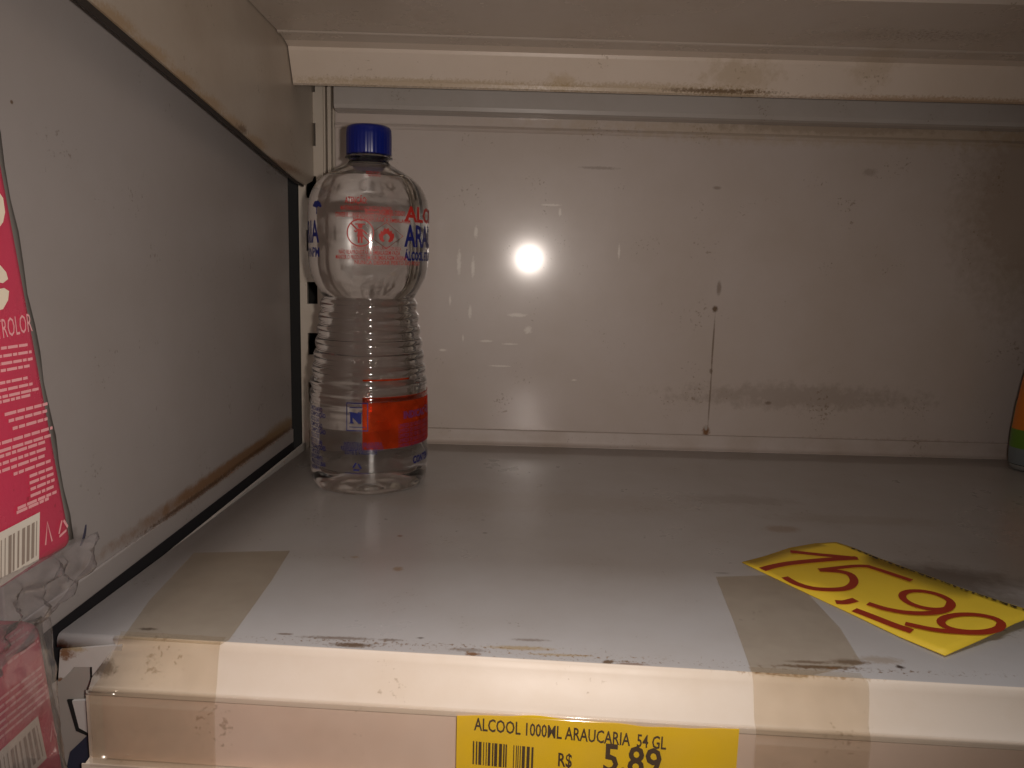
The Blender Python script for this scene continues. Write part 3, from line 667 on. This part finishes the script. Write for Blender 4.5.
thick(bm, .0004); obj('card', bm, flat('card_yellow', (.95, .68, .045), .55), t, True)
m_mark = flat('red_marker', (.36, .030, .006), .5)
def cpx(p): return card((730+p[0]/3.483, 530+p[1]/3.483))
def cstroke(name, pts, w, cyc=False, k=5):
    pts = [cpx(p) for p in pts]; pts = smooth_path(pts, k) if not cyc else pts
    bm = bmesh.new(); stroke_bm(bm, pts, w, cyc); warp(bm, lambda x, y: onc(x, y, .0006)); 
    bm.normal_update()
    if bm.faces and sum(f.normal.z for f in bm.faces) < 0: bmesh.ops.reverse_faces(bm, faces=bm.faces[:])
    obj(name, bm, m_mark, t)
def joined(name, strokes):
    bm = bmesh.new()
    for i, (pts, w, cyc) in enumerate(strokes):
        q = [cpx(p) for p in pts]; q = q if cyc else smooth_path(q, 5); b2 = bmesh.new(); stroke_bm(b2, q, w*1.2, cyc); warp(b2, lambda x, y: onc(x, y, .0005+.00012*i))
        me = bpy.data.meshes.new('tmp'); b2.to_mesh(me); b2.free(); bm.from_mesh(me); bpy.data.meshes.remove(me)
    bm.normal_update()
    for f in bm.faces:
        if f.normal.z < 0: f.normal_flip()
    obj(name, bm, m_mark, t)
joined('digit_one', [([(210, 78), (300, 88), (380, 96), (445, 103)], .0034, False), ([(442, 102), (350, 106), (230, 116), (160, 127), (112, 140)], .0040, False)])
joined('digit_five', [([(190, 165), (230, 187), (290, 204), (360, 208), (410, 202), (432, 182), (420, 158), (380, 146), (310, 141)], .0036, False),
                      ([(310, 142), (380, 134), (440, 129), (490, 131)], .0030, False), ([(480, 131), (540, 150), (632, 181)], .0030, False)])
joined('comma', [([(368, 251), (400, 252), (438, 243)], .0036, False)])
def el(cx_, cy_, rx, ry, rot, n=30): return [(cx_+rx*math.cos(q)*math.cos(rot)-ry*math.sin(q)*math.sin(rot), cy_+rx*math.cos(q)*math.sin(rot)+ry*math.sin(q)*math.cos(rot)) for q in [2*PI*k/n for k in range(n)]]
joined('digit_nine', [(el(686, 247, 88, 28, .20), .0030, True), ([(770, 258), (755, 280), (700, 292), (620, 290), (545, 277), (480, 257)], .0034, False)])
joined('digit_nine', [(el(840, 328, 106, 30, .06), .0031, True), ([(945, 335), (930, 352), (870, 362), (780, 358), (700, 348), (610, 328)], .0034, False)])
joined('underline_stroke', [([(432, 278), (500, 304), (570, 332), (634, 354)], .0042, False)])
bm = bmesh.new(); rnd = random.Random(11)
ed = [(852, 548), (880, 559), (905, 568), (930, 577), (965, 590), (1000, 602), (1032, 613)]
ed = [card((p[0], p[1]+1.5)) for p in ed]
for i in range(len(ed)-1):
    a, b = Vector(ed[i]), Vector(ed[i+1]); L_ = (b-a).length; s = 0
    while s < L_:
        l = rnd.uniform(.0012, .0040); p, q_ = a.lerp(b, s/L_), a.lerp(b, min(1, (s+l)/L_)); h = rnd.uniform(.0008, .0018)
        d = (q_-p).normalized() if (q_-p).length > 1e-6 else Vector((1, 0)); n_ = Vector((d.y, -d.x)); n_ = n_ if n_.y < 0 else -n_
        vs = [bm.verts.new((*v, 0)) for v in (p, q_, q_+n_*h, p+n_*h*rnd.uniform(.4, 1))]; bm.faces.new(vs); s += l+rnd.uniform(.0004, .0024)
warp(bm, lambda x, y: onc(x, y, .0007)); obj('cut_edge_print', bm, flat('black_print', (.03, .025, .02), .5), t)

# ------------------------------------------------------------------ pink packs at the left edge
XP = -.160
m_pink = paint('pink_wrap', (.60, .048, .105), (.52, .06, .10), rough=.25, scale=20, dirt_amt=.3, bump=.10)
m_ptx = flat('pink_pale_print', (.80, .38, .40), .4); m_pcr = flat('pack_cream_print', (.80, .70, .55), .4); m_bars = flat('barcode_ink', (.30, .24, .20), .5)
m_seam = flat('grey_wrap_seam', (.13, .12, .11), .3); m_pwhite = flat('barcode_white', (.72, .66, .58), .4)
m_wrap = film('crumpled_wrap', (.93, .92, .92), (.45, .42, .42), haze=.10, rough=.10, gloss=.12)
def onp(p, lift=0.0): q = hx(p, XP); return Vector((XP+lift, q.y, q.z))
def soft(bm, amp, fr, seed):
    for v in bm.verts:
        v.co += Vector((mnoise.noise(v.co*fr+Vector((seed, 0, 0))), mnoise.noise(v.co*fr+Vector((0, seed, 5))), mnoise.noise(v.co*fr+Vector((9, 0, seed)))))*amp
def pack(label, far_top, far_bot, front_bot_y, ztop, extra):
    """a soft pack whose printed side lies in the plane x = XP, far edge through two points"""
    t = thing('pink_pack', label, 'pack', (XP-.05, (far_bot.y+front_bot_y)/2, far_bot.z), 'pink shrink-wrapped packs stacked at the left')
    k = (far_top.y-far_bot.y)/(far_top.z-far_bot.z); z0, z1 = far_bot.z, ztop
    bm = bmesh.new(); add_box(bm, (XP-.095, front_bot_y, z0), (XP, far_bot.y, z1), .0055, 4)
    for v in bm.verts: v.co.y += k*(v.co.z-z0)
    bmesh.ops.subdivide_edges(bm, edges=[e for e in bm.edges if e.calc_length() > .02], cuts=6, use_grid_fill=True)
    obj('wrapper', bm, m_pink, t, True)
    # sealed seam running up the far edge
    rws = []
    for i in range(21):
        z = z0+.002+(z1-z0-.004)*i/20; y = far_bot.y+k*(z-z0)
        rws.append([Vector((XP-.0062, y-.0022, z)), Vector((XP-.0035, y+.0012+.0004*math.sin(i*1.3), z)), Vector((XP-.003, y+.0030+.0007*math.sin(i*1.9), z))])
    obj('wrap_seam', sheet(rws, .0006), m_seam, t, True)
    return t
ft, fb = onp((-1, 112)), onp((78, 547))
P1 = pack('upper pink shrink-wrapped pack with white print, barcode and recycling mark', ft, fb, .075, .262, 0)
ft2, fb2 = onp((44, 616)), Vector((XP, .2610, -.105))
P2 = pack('lower pink shrink-wrapped pack below the crumpled film at the left edge', ft2, fb2, .075, ft2.z-.0, 0)
LF = .00055
def pmap(p0, p1, hgt_up):                   # text frame: baseline from pixel p0 to p1 in the pack's side plane
    a, b = onp(p0), onp(p1); u = (b-a).normalized(); v = Vector((0, -u.z, u.y)); v = v if v.z > 0 else -v
    return lambda x, y: a+u*x+v*y+Vector((LF, 0, 0)), (b-a).length
def pline(bm, p0, p1, h, rnd):
    f, L_ = pmap(p0, p1, 0); b2 = bmesh.new(); dash_lines(b2, 0, L_, 0, h, rnd); warp(b2, f)
    me = bpy.data.meshes.new('tmp'); b2.to_mesh(me); b2.free(); bm.from_mesh(me); bpy.data.meshes.remove(me)
rnd = random.Random(21)
def pslope(y): return (y-275)/500.0        # lines of print run towards the far vanishing point
bm = bmesh.new()
def ln(x0, x1, y, h=.0011):                # y is the height of the line at its right end x1
    pline(bm, (x0, y+(x1-x0)*pslope(y)), (x1, y), h, rnd)
for y, x1 in ((346, 26), (353, 30), (360, 31), (367, 28), (379, 26), (385, 31), (390, 37), (396, 30)): ln(-40, x1, y, .0009)
for y, x0, x1 in ((405, 3, 46), (412, 7, 46), (420, 11, 46), (429, -20, 51), (436, -25, 51), (443, -25, 44), (450, -25, 44), (457, -25, 43), (462, 12, 49), (469, 28, 51), (475, 28, 52), (481, 29, 53), (487, 29, 54), (493, 16, 55), (499, 15, 49)): ln(x0, x1, y, .0010)
obj('small_print', bm, m_ptx, P1)
f, L_ = pmap((-28, 345), (31, 331), 0); b2 = text_bm('CONTROLOR', .0085, .0, None, L_); obj('line_title', warp(b2, f), m_ptx, P1)
def blob(pxs, mat, name, par):
    bm = poly([onp(p, LF) for p in pxs], .0001, (1, 0, 0)); obj(name, bm, mat, par)
blob([(-30, 180), (-6, 188), (1, 198), (3, 212), (1, 222), (-4, 229), (-20, 235)], m_pcr, 'cream_motif', P1)
blob([(-20, 268), (-2, 265), (4, 272), (6, 279), (1, 283), (-6, 282), (-20, 285)], m_pcr, 'cream_motif', P1)
blob([(-20, 292), (2, 288), (7, 291), (6, 300), (1, 309), (-8, 312), (-20, 315)], m_pcr, 'cream_motif', P1)
def barcode(c, par, nb=13):                 # corners tl, tr, br, bl in pixels
    bm = poly([onp(p, LF) for p in c], .0001, (1, 0, 0)); o = obj('barcode_panel', bm, m_pwhite, par)
    bm = bmesh.new(); rnd = random.Random(2); u = .05
    q = [onp(p, LF+.0004) for p in c]
    while u < .93:
        w_ = rnd.choice((.015, .03, .05)); 
        fn = lambda a, b: q[0].lerp(q[1], a).lerp(q[3].lerp(q[2], a), b)
        bm.faces.new([bm.verts.new(fn(*k)) for k in ((u, .14), (u+w_, .14), (u+w_, .86), (u, .86))]); u += w_+rnd.choice((.02, .03, .045))
    obj('barcode_bars', bm, m_bars, o)
barcode([(-26, 545), (38, 512), (37, 560), (-26, 603)], P1)
def tri_mark(px, py, s, par):
    bm = bmesh.new(); c0 = onp((px, py), LF)
    for k in range(3):
        q = 2*PI*k/3+PI/2; A2 = Vector((math.cos(q), math.sin(q)))*s; B2 = Vector((math.cos(q+2*PI/3), math.sin(q+2*PI/3)))*s
        stroke_bm(bm, [tuple(A2.lerp(B2, .12)), tuple(A2.lerp(B2, .80))], s*.24)
    warp(bm, lambda x, y: c0+Vector((0, x, y+x*.2))); obj('recycling_mark', bm, m_ptx, par)
tri_mark(61.5, 528, .0036, P1)
bm = bmesh.new(); stroke_bm(bm, [(0, 0), (.0018, .0075), (.0036, 0)], .0007); c0 = onp((44, 545), LF); warp(bm, lambda x, y: c0+Vector((0, x, y))); obj('tidy_mark', bm, m_ptx, P1)
# lower pack's print
bm = bmesh.new()
for k, (x0, x1, y) in enumerate(((2, 22, 629), (3, 27, 633), (4, 32, 637), (6, 37, 642), (-20, 40, 668), (-20, 42, 674), (-20, 43, 680), (-20, 45, 686), (-20, 46, 692), (-20, 47, 698))): ln(x0, x1, y, .0009)
obj('small_print', bm, m_ptx, P2)
barcode([(-22, 770), (36, 716), (45, 758), (-18, 822)], P2)
bm = bmesh.new(); stroke_bm(bm, [(0, 0), (.0018, .0065), (.0034, 0)], .0007); c0 = onp((49, 742), LF); warp(bm, lambda x, y: c0+Vector((0, x, y))); obj('tidy_mark', bm, m_ptx, P2)
# crumpled clear wrap bulging between the packs
def wrap_sheet(corners, seed, amp, nx=34, ny=22):
    q = [hx(p, XP) for p in corners]; rws = []
    for i in range(ny+1):
        r = []
        for j in range(nx+1):
            a, b = j/nx, i/ny; p = q[0].lerp(q[1], a).lerp(q[3].lerp(q[2], a), b)
            e_ = min(1, 6*min(a, b, 1-b, 1-a)+.12)
            n1 = mnoise.noise(Vector((p.y*95, p.z*150, seed))); n2 = abs(mnoise.noise(Vector((p.y*210+p.z*160, p.z*120-p.y*90, seed+3))))
            p = Vector((XP+.0015+e_*(.003+amp*n1+amp*.8*n2), p.y+.0012*n1, p.z+.0012*n2)); r.append(p)
        rws.append(r)
    return sheet(rws, .0001)
o = obj('crumpled_film', wrap_sheet([(-30, 590), (92, 532), (82, 566), (-30, 700)], 1.3, .006), m_wrap, None, True)
tag(o, 'crumpled clear plastic film bulging out between the two pink packs', 'plastic film')
o = obj('loose_film', wrap_sheet([(-20, 628), (45, 618), (60, 775), (-20, 800)], 4.1, .0010), m_wrap, P2, True)
bm = bmesh.new(); stroke_bm(bm, smooth_path([(0, 0), (.0035, .004), (.0055, .0095)], 4), [.0002+.0012*math.sin(PI*k/8) for k in range(9)])
c0 = Vector((XP-.004, hx((81, 546), XP-.004).y, hx((81, 546), XP-.004).z)); warp(bm, lambda x, y: c0+Vector((.0, x*.8, y*.72))); thick(bm, .0004)
tag(obj('plastic_shred', bm, flat('dark_shred', (.03, .03, .05), .4)), 'small dark curved sliver of plastic beside the corner of the upper pack', 'plastic shred')
# the neighbouring bay's shelf that carries the packs
struct(obj('trim_2', box((-.60, .06, -.125), (-.128, .284, -.1075), .002, 2), m_cream))

# let the flash's light pass through the filled bottle on to what stands behind it
lo.data.cycles.is_caustics_light = True
body.cycles.is_caustics_caster = True
for o in bpy.data.objects:
    if o.type == 'MESH' and o.data.materials and o.data.materials[0] in (m_wall, m_cream, m_shelf, m_panel): o.cycles.is_caustics_receiver = True
